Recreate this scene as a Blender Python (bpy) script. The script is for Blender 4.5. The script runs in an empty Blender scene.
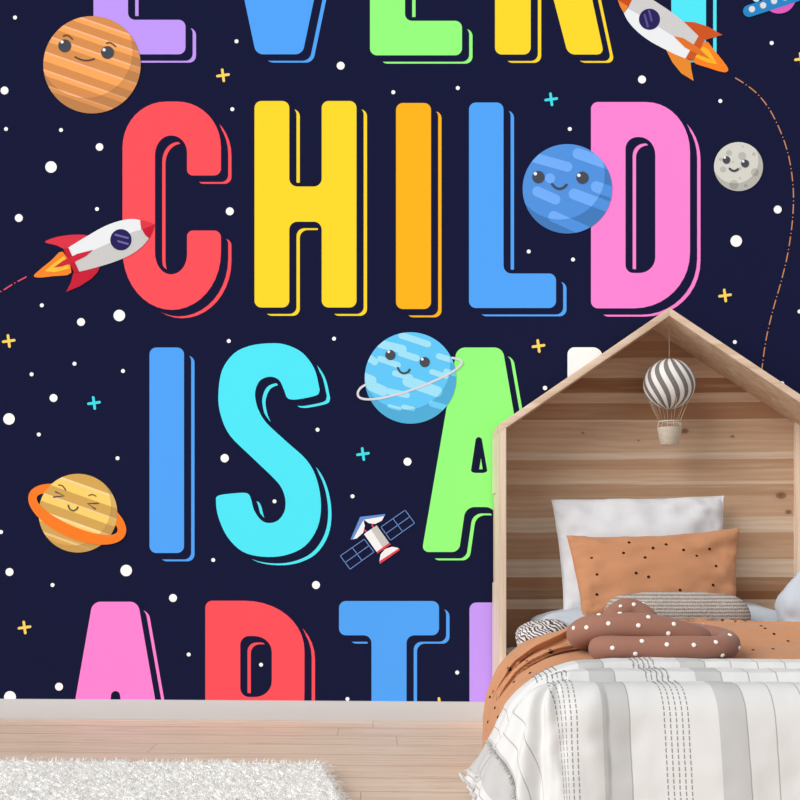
import bpy, bmesh, math, random
import numpy as np
from mathutils import Vector, Matrix, noise
from mathutils.geometry import tessellate_polygon
from mathutils.bvhtree import BVHTree
random.seed(7); rng = np.random.default_rng(7)
S = bpy.context.scene
COL = S.collection
PI = math.pi

# ------------------------------------------------------------------ camera, light, exposure
F = 1163.0                       # focal length in pixels of an 800 px wide frame
CAM = Vector((0, -3.62, 0.515))
YAW = math.radians(2.8)
PPX, PPY = 372.6 - F*math.tan(YAW), 555.0
FWD = Vector((-math.sin(YAW), math.cos(YAW), 0)); RGT = Vector((math.cos(YAW), math.sin(YAW), 0)); UP = Vector((0, 0, 1))
cd = bpy.data.cameras.new('camera'); cam = bpy.data.objects.new('camera', cd); COL.objects.link(cam)
cam.location = CAM; cam.rotation_euler = (PI/2, 0, YAW)
cd.sensor_width = 36; cd.lens = F*36/800
cd.shift_x = (400-PPX)/800; cd.shift_y = (PPY-400)/800
cd.clip_start = 0.05
S.camera = cam
w = bpy.data.worlds.new('world'); S.world = w; w.use_nodes = True
bg = w.node_tree.nodes['Background']; bg.inputs[0].default_value = (0.965, 0.985, 1.0, 1); bg.inputs[1].default_value = 0.57
sd = bpy.data.lights.new('daylight', 'SUN'); sun = bpy.data.objects.new('daylight', sd); COL.objects.link(sun)
sd.energy = 2.85; sd.angle = math.radians(44); sd.color = (1, 0.985, 0.965)
sun.rotation_euler = Vector((0.92, 0.66, -0.66)).to_track_quat('-Z', 'Y').to_euler()
S.cycles.diffuse_bounces = 8
S.view_settings.view_transform = 'Standard'; S.view_settings.look = 'None'
S.view_settings.gamma = 1; S.view_settings.exposure = 0.0; S.view_settings.use_curve_mapping = False

def at(px, py, Y):               # point of the photograph's pixel on the vertical plane at depth Y
    d = FWD + RGT*((px-PPX)/F) - UP*((py-PPY)/F)
    return CAM + d*((Y-CAM.y)/d.y)

# ------------------------------------------------------------------ materials
def lin(c):
    return tuple(((x/255)/12.92 if x/255 <= .04045 else ((x/255+.055)/1.055)**2.4) for x in c)
MATS = {}
def mat(name, rgb=None, rough=0.9, spec=0.2, build=None):
    if name in MATS: return MATS[name]
    m = bpy.data.materials.new(name); m.use_nodes = True; MATS[name] = m
    nt = m.node_tree; b = nt.nodes['Principled BSDF']
    b.inputs['Roughness'].default_value = rough
    b.inputs['Specular IOR Level'].default_value = spec
    if rgb: b.inputs['Base Color'].default_value = (*lin(rgb), 1)
    if build: build(nt, b)
    return m
def node(nt, t, **kw):
    n = nt.nodes.new(t)
    for k, v in kw.items():
        if k.startswith('i_'): n.inputs[k[2:].replace('_', ' ')].default_value = v
        else: setattr(n, k, v)
    return n
def math_n(nt, op, a, b=None, c=None):
    n = nt.nodes.new('ShaderNodeMath'); n.operation = op
    for i, x in enumerate((a, b, c)):
        if x is None: continue
        if isinstance(x, (int, float)): n.inputs[i].default_value = x
        else: nt.links.new(x, n.inputs[i])
    return n.outputs[0]
def mixc(nt, fac, a, b, mode='MIX'):
    n = nt.nodes.new('ShaderNodeMix'); n.data_type = 'RGBA'; n.blend_type = mode
    for i, x in ((0, fac), (6, a), (7, b)):
        if isinstance(x, (int, float)): n.inputs[i].default_value = x
        elif isinstance(x, tuple): n.inputs[i].default_value = (*lin(x), 1)
        else: nt.links.new(x, n.inputs[i])
    return n.outputs[2]
def ramp(nt, fac, stops, interp='LINEAR'):
    n = nt.nodes.new('ShaderNodeValToRGB'); r = n.color_ramp; r.interpolation = interp
    while len(r.elements) < len(stops): r.elements.new(1.0)
    for e, (p, c) in zip(r.elements, stops): e.position = p; e.color = (*lin(c), 1)
    nt.links.new(fac, n.inputs[0]); return n.outputs[0]
def bump(nt, b, h, strength=0.3, dist=0.002):
    n = nt.nodes.new('ShaderNodeBump'); n.inputs['Strength'].default_value = strength; n.inputs['Distance'].default_value = dist
    nt.links.new(h, n.inputs['Height']); nt.links.new(n.outputs[0], b.inputs['Normal'])
def coords(nt, kind='Object', scale=(1,1,1), loc=(0,0,0), rot=(0,0,0)):
    tc = nt.nodes.new('ShaderNodeTexCoord'); mp = nt.nodes.new('ShaderNodeMapping')
    mp.inputs['Scale'].default_value = scale; mp.inputs['Location'].default_value = loc; mp.inputs['Rotation'].default_value = rot
    nt.links.new(tc.outputs[kind], mp.inputs[0]); return mp.outputs[0]
def noise_n(nt, vec, scale=5, detail=3, rough=.5, dist=0):
    n = nt.nodes.new('ShaderNodeTexNoise'); nt.links.new(vec, n.inputs['Vector'])
    n.inputs['Scale'].default_value = scale; n.inputs['Detail'].default_value = detail
    n.inputs['Roughness'].default_value = rough; n.inputs['Distortion'].default_value = dist
    return n.outputs['Fac']

def paint(rgb):
    return mat('paint_%d_%d_%d' % tuple(rgb), rgb, 0.95, 0.0)

# ------------------------------------------------------------------ object helpers
def wloc(p):
    v = Vector((0,0,0))
    while p is not None: v += p.location; p = p.parent
    return v
def mesh_obj(name, verts, faces, mats, parent=None, midx=None, smooth=True, origin=None):
    """one mesh object; verts are given in world space"""
    o0 = Vector(origin) if origin is not None else (wloc(parent) if parent else Vector((0,0,0)))
    if parent is None and origin is None and len(verts):
        a = np.array([tuple(v) for v in verts]); o0 = Vector(((a[:,0].min()+a[:,0].max())/2, (a[:,1].min()+a[:,1].max())/2, a[:,2].min()))
    me = bpy.data.meshes.new(name)
    me.from_pydata([tuple(Vector(v)-o0) for v in verts], [], faces)
    for m in mats: me.materials.append(m)
    if midx: me.polygons.foreach_set('material_index', midx)
    me.polygons.foreach_set('use_smooth', [smooth]*len(me.polygons))
    me.update()
    o = bpy.data.objects.new(name, me); COL.objects.link(o)
    if parent is not None:
        o.parent = parent; o.location = o0 - wloc(parent)
    else: o.location = o0
    return o
def tag(o, label=None, cat=None, group=None, kind=None):
    for k, v in (('label', label), ('category', cat), ('group', group), ('kind', kind)):
        if v: o[k] = v
    return o
def thing(name, label, cat, loc, group=None):
    o = bpy.data.objects.new(name, None); COL.objects.link(o); o.location = loc; o.empty_display_size = .05
    return tag(o, label, cat, group)
class MB:
    def __init__(s): s.v = []; s.f = []; s.m = []
    def add(s, verts, faces, mi=0):
        k = len(s.v); s.v += [tuple(v) for v in verts]; s.f += [tuple(i+k for i in f) for f in faces]; s.m += [mi]*len(faces); return s
    def box(s, a, b, mi=0, bev=0.0):
        bm = bmesh.new(); bmesh.ops.create_cube(bm, size=1)
        for v in bm.verts:
            v.co = Vector([(a[i]+b[i])/2 + v.co[i]*(b[i]-a[i]) for i in range(3)])
        if bev: bmesh.ops.bevel(bm, geom=bm.edges[:], offset=bev, segments=2, affect='EDGES', profile=.6)
        return s.bm(bm, mi)
    def prism(s, pts, y0, y1, mi=0, bev=0.0):       # pts in (x, z), extruded along y
        bm = bmesh.new(); vs = [bm.verts.new((x, y0, z)) for x, z in pts]; f = bm.faces.new(vs)
        r = bmesh.ops.extrude_face_region(bm, geom=[f])
        for v in [g for g in r['geom'] if isinstance(g, bmesh.types.BMVert)]: v.co.y = y1
        bmesh.ops.recalc_face_normals(bm, faces=bm.faces[:])
        if bev: bmesh.ops.bevel(bm, geom=bm.edges[:], offset=bev, segments=2, affect='EDGES', profile=.6)
        return s.bm(bm, mi)
    def bm(s, bm, mi=0):
        bm.verts.index_update()
        s.add([v.co.copy() for v in bm.verts], [[v.index for v in f.verts] for f in bm.faces], mi); bm.free(); return s
    def tube(s, pts, rad, n=10, mi=0, caps=True):
        pts = [Vector(p) for p in pts]; k = len(pts)
        if not hasattr(rad, '__len__'): rad = [rad]*k
        base = []; up = None
        for i in range(k):
            t = (pts[min(i+1, k-1)]-pts[max(i-1, 0)]).normalized()
            if up is None: up = t.orthogonal().normalized()
            up = (up - t*up.dot(t)).normalized(); sd_ = t.cross(up)
            base += [pts[i] + (up*math.cos(a)+sd_*math.sin(a))*rad[i] for a in [2*PI*j/n for j in range(n)]]
        fs = [(i*n+j, i*n+(j+1)%n, (i+1)*n+(j+1)%n, (i+1)*n+j) for i in range(k-1) for j in range(n)]
        if caps: fs += [tuple(range(n))[::-1], tuple((k-1)*n+j for j in range(n))]
        return s.add(base, fs, mi)
    def obj(s, name, mats, parent=None, smooth=False, origin=None):
        o = mesh_obj(name, s.v, s.f, mats, parent, s.m, smooth, origin)
        return o
def shade_auto(o, ang=35):
    me = o.data; me.polygons.foreach_set('use_smooth', [True]*len(me.polygons))
    bm = bmesh.new(); bm.from_mesh(me)
    bmesh.ops.recalc_face_normals(bm, faces=bm.faces[:])
    for e in bm.edges:
        e.smooth = not (len(e.link_faces) == 2 and e.calc_face_angle(0) > math.radians(ang))
    bm.to_mesh(me); bm.free(); return o
def catmull(pts, per=6, closed=True):
    n = len(pts); out = []
    rngi = range(n) if closed else range(n-1)
    for i in rngi:
        if closed: p = [pts[(i+k-1) % n] for k in range(4)]
        else: p = [pts[max(i-1,0)], pts[i], pts[i+1], pts[min(i+2,n-1)]]
        p = [np.array(q, float) for q in p]
        for j in range(per):
            t = j/per
            out.append(.5*((2*p[1])+(-p[0]+p[2])*t+(2*p[0]-5*p[1]+4*p[2]-p[3])*t*t+(-p[0]+3*p[1]-3*p[2]+p[3])*t**3))
    if not closed: out.append(np.array(pts[-1], float))
    return [tuple(q) for q in out]

# ================================================================== SETTING
def wood_floor(nt, b):
    tc = nt.nodes.new('ShaderNodeTexCoord'); sp = nt.nodes.new('ShaderNodeSeparateXYZ'); nt.links.new(tc.outputs['Object'], sp.inputs[0])
    rowf = math_n(nt, 'DIVIDE', math_n(nt, 'ADD', sp.outputs[1], .157), .155); row = math_n(nt, 'FLOOR', rowf)
    rnd = math_n(nt, 'FRACT', math_n(nt, 'MULTIPLY', math_n(nt, 'SINE', math_n(nt, 'MULTIPLY', row, 12.9898)), 43758.5))
    colf = math_n(nt, 'ADD', math_n(nt, 'DIVIDE', sp.outputs[0], 1.3), rnd); col_ = math_n(nt, 'FLOOR', colf)
    wn_ = node(nt, 'ShaderNodeTexWhiteNoise', noise_dimensions='2D'); cb = node(nt, 'ShaderNodeCombineXYZ'); nt.links.new(row, cb.inputs[0]); nt.links.new(col_, cb.inputs[1]); nt.links.new(cb.outputs[0], wn_.inputs['Vector'])
    seam = math_n(nt, 'LESS_THAN', math_n(nt, 'FRACT', rowf), .045)
    joint = math_n(nt, 'LESS_THAN', math_n(nt, 'FRACT', colf), .0018)
    def grain(sc, k):
        mp = node(nt, 'ShaderNodeMapping'); mp.inputs['Scale'].default_value = sc; nt.links.new(tc.outputs['Object'], mp.inputs[0])
        ad = node(nt, 'ShaderNodeVectorMath', operation='MULTIPLY_ADD'); nt.links.new(wn_.outputs['Color'], ad.inputs[0]); ad.inputs[1].default_value = (k,k,k); nt.links.new(mp.outputs[0], ad.inputs[2]); return ad.outputs[0]
    g = noise_n(nt, grain((2.0,22,1), 20), 2.2, 6, .62, 1.2)
    g2 = noise_n(nt, grain((1.1,7,1), 13), 3.4, 4, .6, 1.8)
    kn = noise_n(nt, grain((5,19,1), 31), 1.5, 6, .75, 3)
    c = ramp(nt, g, [(.28, (200,169,146)), (.5, (222,196,175)), (.72, (231,208,190))])
    c = mixc(nt, ramp(nt, g2, [(.32, (110,110,110)), (.44, (0,0,0))]), c, (186,152,128))
    c = mixc(nt, ramp(nt, kn, [(.31, (200,200,200)), (.37, (60,60,60)), (.41, (0,0,0))]), c, (150,114,90))
    c = mixc(nt, math_n(nt, 'MULTIPLY', wn_.outputs['Value'], .3), c, (230,208,190))
    c = mixc(nt, math_n(nt, 'MULTIPLY', math_n(nt, 'MAXIMUM', seam, joint), .55), c, (150,116,92))
    nt.links.new(c, b.inputs['Base Color'])
    bump(nt, b, math_n(nt, 'SUBTRACT', math_n(nt, 'MULTIPLY', g, .2), math_n(nt, 'MAXIMUM', seam, joint)), .2, .001)
M_floor = mat('oak_laminate', rough=.6, spec=.12, build=wood_floor)
M_wall = mat('wall_plaster', (236,233,229), .95, .1, lambda nt, b: bump(nt, b, noise_n(nt, coords(nt), 90, 3), .08, .001))
M_base = mat('baseboard_paint', (202,202,203), .7, .15)
fl = MB().box((-3.2,-4.4,-.05), (3.4,.1,0)).obj('floor', [M_floor], origin=(0,0,0)); tag(fl, kind='structure')
wb = MB().box((-3.2,0,-.05), (3.4,.12,2.7)).obj('wall_back', [M_wall]); tag(wb, kind='structure')
bb = shade_auto(MB().box((-3.2,-.014,0), (3.4,-.0002,.0615), bev=.0015).obj('baseboard_back', [M_base])); tag(bb, kind='structure')

# ================================================================== MURAL
mural = thing('wall_mural', 'dark navy outer space wallpaper with big bright lettering, smiling planets and rockets covering the wall', 'wall mural', (0,-.0012,.06))
BGC = (27,30,60)
def wp(p, layer): return at(p[0], p[1], -.0012 - .00035*layer)
class Art:
    def __init__(s): s.v = []; s.f = []; s.mi = []; s.mats = []
    def poly(s, loops, rgb, layer):
        if not isinstance(loops[0][0], (tuple, list, np.ndarray)): loops = [loops]
        m = paint(rgb)
        if m not in s.mats: s.mats.append(m)
        pts = [[Vector((float(p[0]), float(p[1]), 0)) for p in l] for l in loops]
        tris = tessellate_polygon(pts); flat = [p for l in pts for p in l]; k = len(s.v)
        s.v += [wp((p.x, p.y), layer) for p in flat]
        for t in tris:
            a, b_, c = [flat[i] for i in t]
            t = tuple(i+k for i in t)
            cr = (b_.x-a.x)*(c.y-a.y)-(b_.y-a.y)*(c.x-a.x)
            if abs(cr) < 1e-9: continue
            s.f.append(t if cr < 0 else t[::-1]); s.mi.append(s.mats.index(m))
        return s
    def obj(s, name, parent, label=None):
        o = mesh_obj(name, s.v, s.f, s.mats, parent, s.mi, False)
        if label: o['label'] = label
        return o
def rp(vs, seg=7):
    out = []; n = len(vs)
    for i, v in enumerate(vs):
        V = np.array(v[:2], float); A = np.array(vs[i-1][:2], float); B = np.array(vs[(i+1) % n][:2], float)
        ri = v[2] if len(v) > 2 else 0; ro = v[3] if len(v) > 3 else ri
        if ri == 0: out.append(tuple(V)); continue
        la = np.linalg.norm(A-V); lb = np.linalg.norm(B-V)
        P0 = V+(A-V)/la*min(ri, la*.999); P3 = V+(B-V)/lb*min(ro, lb*.999)
        C1 = P0+(V-P0)*.56; C2 = P3+(V-P3)*.56
        for j in range(seg+1):
            t = j/seg; out.append(tuple((1-t)**3*P0+3*(1-t)**2*t*C1+3*(1-t)*t*t*C2+t**3*P3))
    res = [out[0]]
    for p in out[1:]:
        if math.dist(p, res[-1]) > .05: res.append(p)
    if math.dist(res[0], res[-1]) < .05: res.pop()
    return res
def area(l): return sum(l[i-1][0]*l[i][1]-l[i][0]*l[i-1][1] for i in range(len(l)))/2
def grow(l, d):
    n = len(l); s = 1 if area(l) > 0 else -1; out = []
    for i in range(n):
        a, p, b_ = np.array(l[i-1], float), np.array(l[i], float), np.array(l[(i+1) % n], float)
        e1 = (p-a)/max(np.linalg.norm(p-a), 1e-9); e2 = (b_-p)/max(np.linalg.norm(b_-p), 1e-9)
        n1 = np.array((e1[1], -e1[0]))*s; n2 = np.array((e2[1], -e2[0]))*s
        m = n1+n2; m = m/max(np.linalg.norm(m), 1e-6); k = 1/max(m.dot(n1), .5)
        out.append(tuple(p+m*d*k))
    return out
def sh(l, dx, dy): return [(p[0]+dx, p[1]+dy) for p in l]
def letter(ch, rgb, cname, outer, holes=()):
    a = Art(); a.poly([outer]+list(holes), rgb, 3)
    o = a.obj('letter', mural, '%s letter %s' % (cname, ch))
    s_ = Art()
    s_.poly([sh(outer, 10.5, 8.3)]+[sh(h, 10.5, 8.3) for h in holes], rgb, 1)
    s_.poly([sh(outer, 7.1, 6.4)]+[sh(h, 7.1, 6.4) for h in holes], BGC, 2)
    s_.poly([grow(outer, 3.8)]+[grow(h, -3.8) for h in holes], BGC, 2.3)
    s_.obj('drop_line', o)
    return o
# backing sheet
a = Art(); a.poly([(-620,-190), (1500,-190), (1500,712), (-620,712)], BGC, 0); a.obj('wallpaper_sheet', mural)
RED=(255,85,95); YEL=(255,221,50); ORA=(255,183,35); BLU=(84,167,255); PNK=(255,136,217); CYA=(84,236,255); GRN=(150,255,130); PUR=(196,157,255)
R7 = 7
def E(x0, xs, x1, yt, yb, bh=34.5):
    ym = (yt+yb)/2
    return rp([(x0,yt,R7),(x1,yt,R7),(x1,yt+bh,R7),(xs,yt+bh,R7),(xs,ym-17,R7),(x1-6,ym-17,R7),(x1-6,ym+17,R7),(xs,ym+17,R7),(xs,yb-bh,R7),(x1,yb-bh,R7),(x1,yb,R7),(x0,yb,R7)])
letter('E', PUR, 'purple', E(93.5,128,185.5,-153,54.3))
letter('V', BLU, 'blue', rp([(212,-153,R7),(247,-153,R7),(279,-20,5),(311,-153,R7),(346,-153,R7),(302.5,54.3,R7),(256,54.3,R7)]))
letter('E', GRN, 'green', E(370,405,462,-153,55.3))
letter('R', YEL, 'yellow', rp([(495,-153,R7),(560,-153,45,45),(603,-153,0.1),(603,-60,30,30),(588,-20,4),(604,54.5,R7),(568,54.5,R7),(549,-18,5),(530.7,-18,5),(530.7,54.5,R7),(495,54.5,R7)]), [rp([(530,-118,6),(567,-118,12),(567,-52,12),(530,-52,6)])])
letter('Y', CYA, 'cyan', rp([(635,-153,R7),(668,-153,R7),(688.5,-80,5),(710,-153,R7),(743,-153,R7),(706,-30,6),(706,54,R7),(671.3,54,R7),(671.3,-30,6)]))
letter('C', RED, 'red', rp([(122.5,101.5,46,44),(221,101.5,44,46),(221,175.5,R7),(187,175.5,6),(187,135.5,17,16),(155,135.5,16,20),(155,274.3,22,16),(187,274.3,16,20),(187,230.5,6),(221,230.5,R7),(221,310,58,50),(122.5,310,50,60)], 10))
letter('H', YEL, 'yellow', rp([(254.5,101,R7),(289.3,101,R7),(289.3,186.5,8),(321.7,186.5,8),(321.7,101,R7),(356.5,101,R7),(356.5,307.5,R7),(321.7,307.5,R7),(321.7,221.7,8),(289.3,221.7,8),(289.3,307.5,R7),(254.5,307.5,R7)]))
letter('I', ORA, 'orange', rp([(396,103,R7),(431,103,R7),(431,309,R7),(396,309,R7)]))
letter('L', BLU, 'blue', rp([(469,102.5,R7),(503.5,102.5,R7),(503.5,273.5,8),(556,273.5,R7),(556,308,R7),(469,308,R7)]))
letter('D', PNK, 'pink', rp([(591,102,R7),(690,102,44,50),(690,308.3,56,56),(591,308.3,R7)], 10), [rp([(625.5,137,12),(655.3,137,16,18),(655.3,273,16,16),(625.5,273,8)])])
letter('I', BLU, 'blue', rp([(149.5,347.5,R7),(184,347.5,R7),(184,553,R7),(149.5,553,R7)]))
Spts = [(268.7,343.3),(285,344.5),(302,352.5),(314,368),(318.9,386),(319.3,391.5),(316,395.5),(300,399),(292,399.5),(287,397.5),(284,390),(279,380),(270,376.7),(260,380.5),(255.3,391),(255.8,401),(259,411),(267,423.5),(287.5,442.5),(307,460.5),(317,480),(321,505),(317.5,527.5),(305,546),(285,555.3),(262.5,556.7),(242.5,551.5),(227.5,537),(218.5,517.5),(216,502),(218,495.8),(232,493.5),(246,493),(250.5,497.5),(254,510),(261,520),(268.7,523),(277.5,520.7),(284,512.5),(285.5,501.5),(282.5,490),(274.5,479),(250,455.5),(230,435.5),(221,416),(218.3,396),(222,370.5),(234,353.5),(250,345.8)]
letter('S', CYA, 'cyan', catmull(Spts, 4))
letter('A', GRN, 'light green', rp([(457,347.5,R7+1),(502.5,347.5,R7+1),(538,552,R7),(502,552,R7),(494.5,507,9),(465.5,507,9),(459,552,R7),(421.8,552,R7)]), [rp([(476,437,3),(481.5,437,3),(487.7,473,3,6),(470.6,473,6,3)])])
letter('N', (252,252,252), 'white', rp([(567.5,347.3,R7),(600,347.3,R7),(630,440,3),(630,347.3,R7),(665,347.3,R7),(665,553,R7),(632,553,R7),(602,455,3),(602,553,R7),(567.5,553,R7)]))
letter('A', PNK, 'pink', rp([(92.5,601.7,R7+1),(138,601.7,R7+1),(157,710,2),(73.5,710,2)]), [rp([(111.5,691,4),(119.5,691,4),(121.8,709,.5),(109.6,709,.5)])])
letter('R', RED, 'red', rp([(205.3,600.7,R7),(304.5,600.7,60,50),(304.5,710,22,2),(205.3,710,.5)], 10), [rp([(240.3,636,9),(271.8,636,18,16),(271.8,697,16,17),(240.3,697,9)])])
letter('T', BLU, 'blue', rp([(339,601,R7),(439,601,R7),(439,635.3,R7),(406.5,635.3,8),(406.5,710,1),(371.5,710,1),(371.5,635.3,8),(339,635.3,R7)]))
letter('I', PUR, 'purple', rp([(469.5,602.5,R7),(504,602.5,R7),(504,710,1),(469.5,710,1)]))

def circ(c, r, n=40): return [(c[0]+r*math.cos(2*PI*i/n), c[1]+r*math.sin(2*PI*i/n)) for i in range(n)]
def stroke(pts, wd, closed=False, smooth=0, n=6):
    if smooth: pts = catmull(pts, smooth, closed)
    pts = [np.array(p, float) for p in pts]; L = []; R_ = []; k = len(pts)
    for i in range(k):
        a_ = pts[i-1] if (i or closed) else pts[0]; b_ = pts[(i+1) % k] if (i < k-1 or closed) else pts[-1]
        t = (b_-a_)/max(np.linalg.norm(b_-a_), 1e-9); nn = np.array((-t[1], t[0]))
        L.append(tuple(pts[i]+nn*wd/2)); R_.append(tuple(pts[i]-nn*wd/2))
    if closed: return [L, R_]
    d0 = pts[0]-pts[1]; d1 = pts[-1]-pts[-2]
    def cap(p, d):
        an = math.atan2(d[1], d[0]); return [(p[0]+wd/2*math.cos(an+t), p[1]+wd/2*math.sin(an+t)) for t in np.linspace(PI/2, -PI/2, n)]
    c1 = cap(pts[-1], d1); c0 = cap(pts[0], d0)
    return [L[:-1][1:]+c1+R_[::-1][1:-1]+c0]
def clip(subj, clipper):
    """Sutherland-Hodgman, convex clipper"""
    cp = clipper if area(clipper) > 0 else clipper[::-1]; out = list(subj)
    for i in range(len(cp)):
        A, B = cp[i-1], cp[i]
        f = lambda p: (B[0]-A[0])*(p[1]-A[1])-(B[1]-A[1])*(p[0]-A[0])
        inp, out = out, []
        for j in range(len(inp)):
            P, Q = inp[j-1], inp[j]; fp, fq = f(P), f(Q)
            if (fp >= 0) != (fq >= 0):
                t = fp/(fp-fq); out.append((P[0]+(Q[0]-P[0])*t, P[1]+(Q[1]-P[1])*t))
            if fq >= 0: out.append(Q)
        if not out: return []
    res = []
    for p in out:
        if not res or math.dist(p, res[-1]) > .02: res.append(p)
    if len(res) > 1 and math.dist(res[0], res[-1]) < .02: res.pop()
    return res if len(res) > 2 else []
def capsule(p, q, r, n=10):
    an = math.atan2(q[1]-p[1], q[0]-p[0])
    return [(q[0]+r*math.cos(an+t), q[1]+r*math.sin(an+t)) for t in np.linspace(-PI/2, PI/2, n)]+[(p[0]+r*math.cos(an+PI+t), p[1]+r*math.sin(an+PI+t)) for t in np.linspace(-PI/2, PI/2, n)]
class Z:                          # read-off frame: origin and magnification
    def __init__(s, ox, oy, k): s.o = (ox, oy); s.k = k
    def p(s, q): return (s.o[0]+q[0]/s.k, s.o[1]+q[1]/s.k)
    def l(s, qs): return [s.p(q) for q in qs]
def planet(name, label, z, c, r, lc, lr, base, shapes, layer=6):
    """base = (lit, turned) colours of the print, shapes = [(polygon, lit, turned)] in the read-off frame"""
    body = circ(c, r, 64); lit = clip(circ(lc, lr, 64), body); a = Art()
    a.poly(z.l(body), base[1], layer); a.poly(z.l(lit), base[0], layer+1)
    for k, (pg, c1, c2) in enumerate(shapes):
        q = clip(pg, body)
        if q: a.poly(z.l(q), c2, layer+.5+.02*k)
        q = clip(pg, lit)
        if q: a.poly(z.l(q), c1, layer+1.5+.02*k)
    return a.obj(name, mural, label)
DK = (76,80,90)
def eye(par, z, c, r, g, gr, layer=10):
    a = Art(); a.poly(z.l(circ(c, r, 28)), DK, layer); a.poly(z.l(circ(g, gr, 14)), (250,250,252), layer+.5); a.obj('eye', par)
def line(name, par, z, pts, wd, rgb, layer=10, smooth=4, mp=None):
    a = Art()
    for l in stroke(pts, wd, False, smooth): a.poly([z.p(q) for q in l], rgb, layer)
    return a.obj(name, par)
def band(sl, b0, b1): return [(-200, b0-200*sl), (1100, b0+1100*sl), (1100, b1+1100*sl), (-200, b1-200*sl)]
# orange striped planet
z = Z(40, 12, 800/105)
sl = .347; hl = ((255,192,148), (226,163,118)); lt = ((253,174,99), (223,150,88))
shp = []
for b0, b1 in ((-70,-22),(39,92),(157,207),(286,362),(425,472),(539,578)):
    shp.append((band(sl, b0, b1), *lt)); shp.append((band(sl, b0, b0+13), *hl))
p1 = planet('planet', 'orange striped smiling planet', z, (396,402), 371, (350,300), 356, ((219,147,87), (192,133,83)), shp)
eye(p1, z, (188,257), 49, (168,228), 12); eye(p1, z, (514,308), 49, (488,288), 12)
line('eyebrow', p1, z, [(178,182),(202,177),(225,186),(246,207)], 11.5, (110,78,60)); line('eyebrow', p1, z, [(507,237),(530,233),(555,245),(574,262)], 11.5, (110,78,60))
line('mouth', p1, z, [(267,342),(310,362),(350,369),(390,364),(413,355)], 11.5, (92,70,60))
# blue planet
z = Z(515, 135, 800/105); lb = ((117,177,255), (84,149,229))
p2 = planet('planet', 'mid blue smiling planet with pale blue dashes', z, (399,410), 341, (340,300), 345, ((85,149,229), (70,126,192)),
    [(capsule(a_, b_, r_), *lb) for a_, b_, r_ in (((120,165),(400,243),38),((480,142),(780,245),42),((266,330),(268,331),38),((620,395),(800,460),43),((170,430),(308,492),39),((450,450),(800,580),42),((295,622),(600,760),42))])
eye(p2, z, (178,320), 47, (155,295), 13); eye(p2, z, (514,325), 47, (487,307), 13)
line('mouth', p2, z, [(282,374),(308,400),(338,410),(368,401),(392,379)], 19, DK)
# pale cyan ringed planet
z = Z(350, 325, 800/120); lc_ = ((163,230,255), (112,208,250))
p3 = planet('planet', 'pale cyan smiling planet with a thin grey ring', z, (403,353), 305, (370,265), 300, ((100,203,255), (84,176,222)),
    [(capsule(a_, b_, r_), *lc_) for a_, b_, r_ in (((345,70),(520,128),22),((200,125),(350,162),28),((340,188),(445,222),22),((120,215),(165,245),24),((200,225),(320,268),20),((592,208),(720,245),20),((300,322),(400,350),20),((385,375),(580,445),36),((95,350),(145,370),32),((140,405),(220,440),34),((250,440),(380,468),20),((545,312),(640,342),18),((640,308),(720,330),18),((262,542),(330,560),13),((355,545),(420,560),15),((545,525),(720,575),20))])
eye(p3, z, (269,200), 34, (258,178), 9); eye(p3, z, (498,247), 34, (482,228), 9)
line('mouth', p3, z, [(319,285),(332,310),(357,322),(384,315),(397,297)], 14, DK)
line('planet_ring', p3, z, [(103,398),(70,420),(52,452),(62,482),(110,495),(200,489),(320,460),(430,426),(540,382),(640,336),(710,292),(745,258),(738,236),(712,225),(682,219)], 15, (219,221,228), 9.5)
# yellow ringed planet
z = Z(20, 465, 800/115); sl = .355; ce = (398,342); an = math.radians(23.3)
def ell(A, B, t0, t1, n=40): return [(ce[0]+A*math.cos(t)*math.cos(an)-B*math.sin(t)*math.sin(an), ce[1]+A*math.cos(t)*math.sin(an)+B*math.sin(t)*math.cos(an)) for t in np.linspace(t0, t1, n)]
shp = [(band(sl, bb_[0], bb_[1]), bb_[2], bb_[3]) for bb_ in ((-200,-20,(214,170,92),(196,155,88)), (-20,-4,(253,222,160),(225,188,125)), (64,135,(214,170,92),(196,155,88)), (135,146,(250,215,150),(222,185,122)), (196,262,(214,170,92),(196,155,88)), (262,280,(253,224,165),(222,186,124)), (338,404,(212,168,92),(196,155,88)), (404,422,(238,200,140),(205,165,100)), (422,700,(222,172,92),(202,158,88)))]
a = Art(); a.poly([z.l(ell(364,170,0,2*PI*79/80,80)), z.l(ell(304,88,0,2*PI*79/80,80))], (250,129,45), 5.5)
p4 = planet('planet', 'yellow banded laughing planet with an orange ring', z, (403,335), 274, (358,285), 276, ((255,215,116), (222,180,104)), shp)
a.obj('planet_ring', p4)
a = Art(); a.poly(z.l(ell(364,170,0,PI)+ell(304,88,PI,0)), (250,129,45), 9.5); a.obj('planet_ring', p4)
for pts in (((247,187),(308,214),(234,223)), ((543,266),(470,269),(524,306))): line('eye', p4, z, pts, 10, (92,80,72), smooth=0)
line('eyebrow', p4, z, [(268,139),(295,145),(317,175)], 8, (110,90,70)); line('eyebrow', p4, z, [(478,213),(502,205),(527,216)], 8, (110,90,70))
line('mouth', p4, z, [(335,280),(345,305),(370,318),(394,306),(402,292)], 10, (92,80,72))
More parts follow.
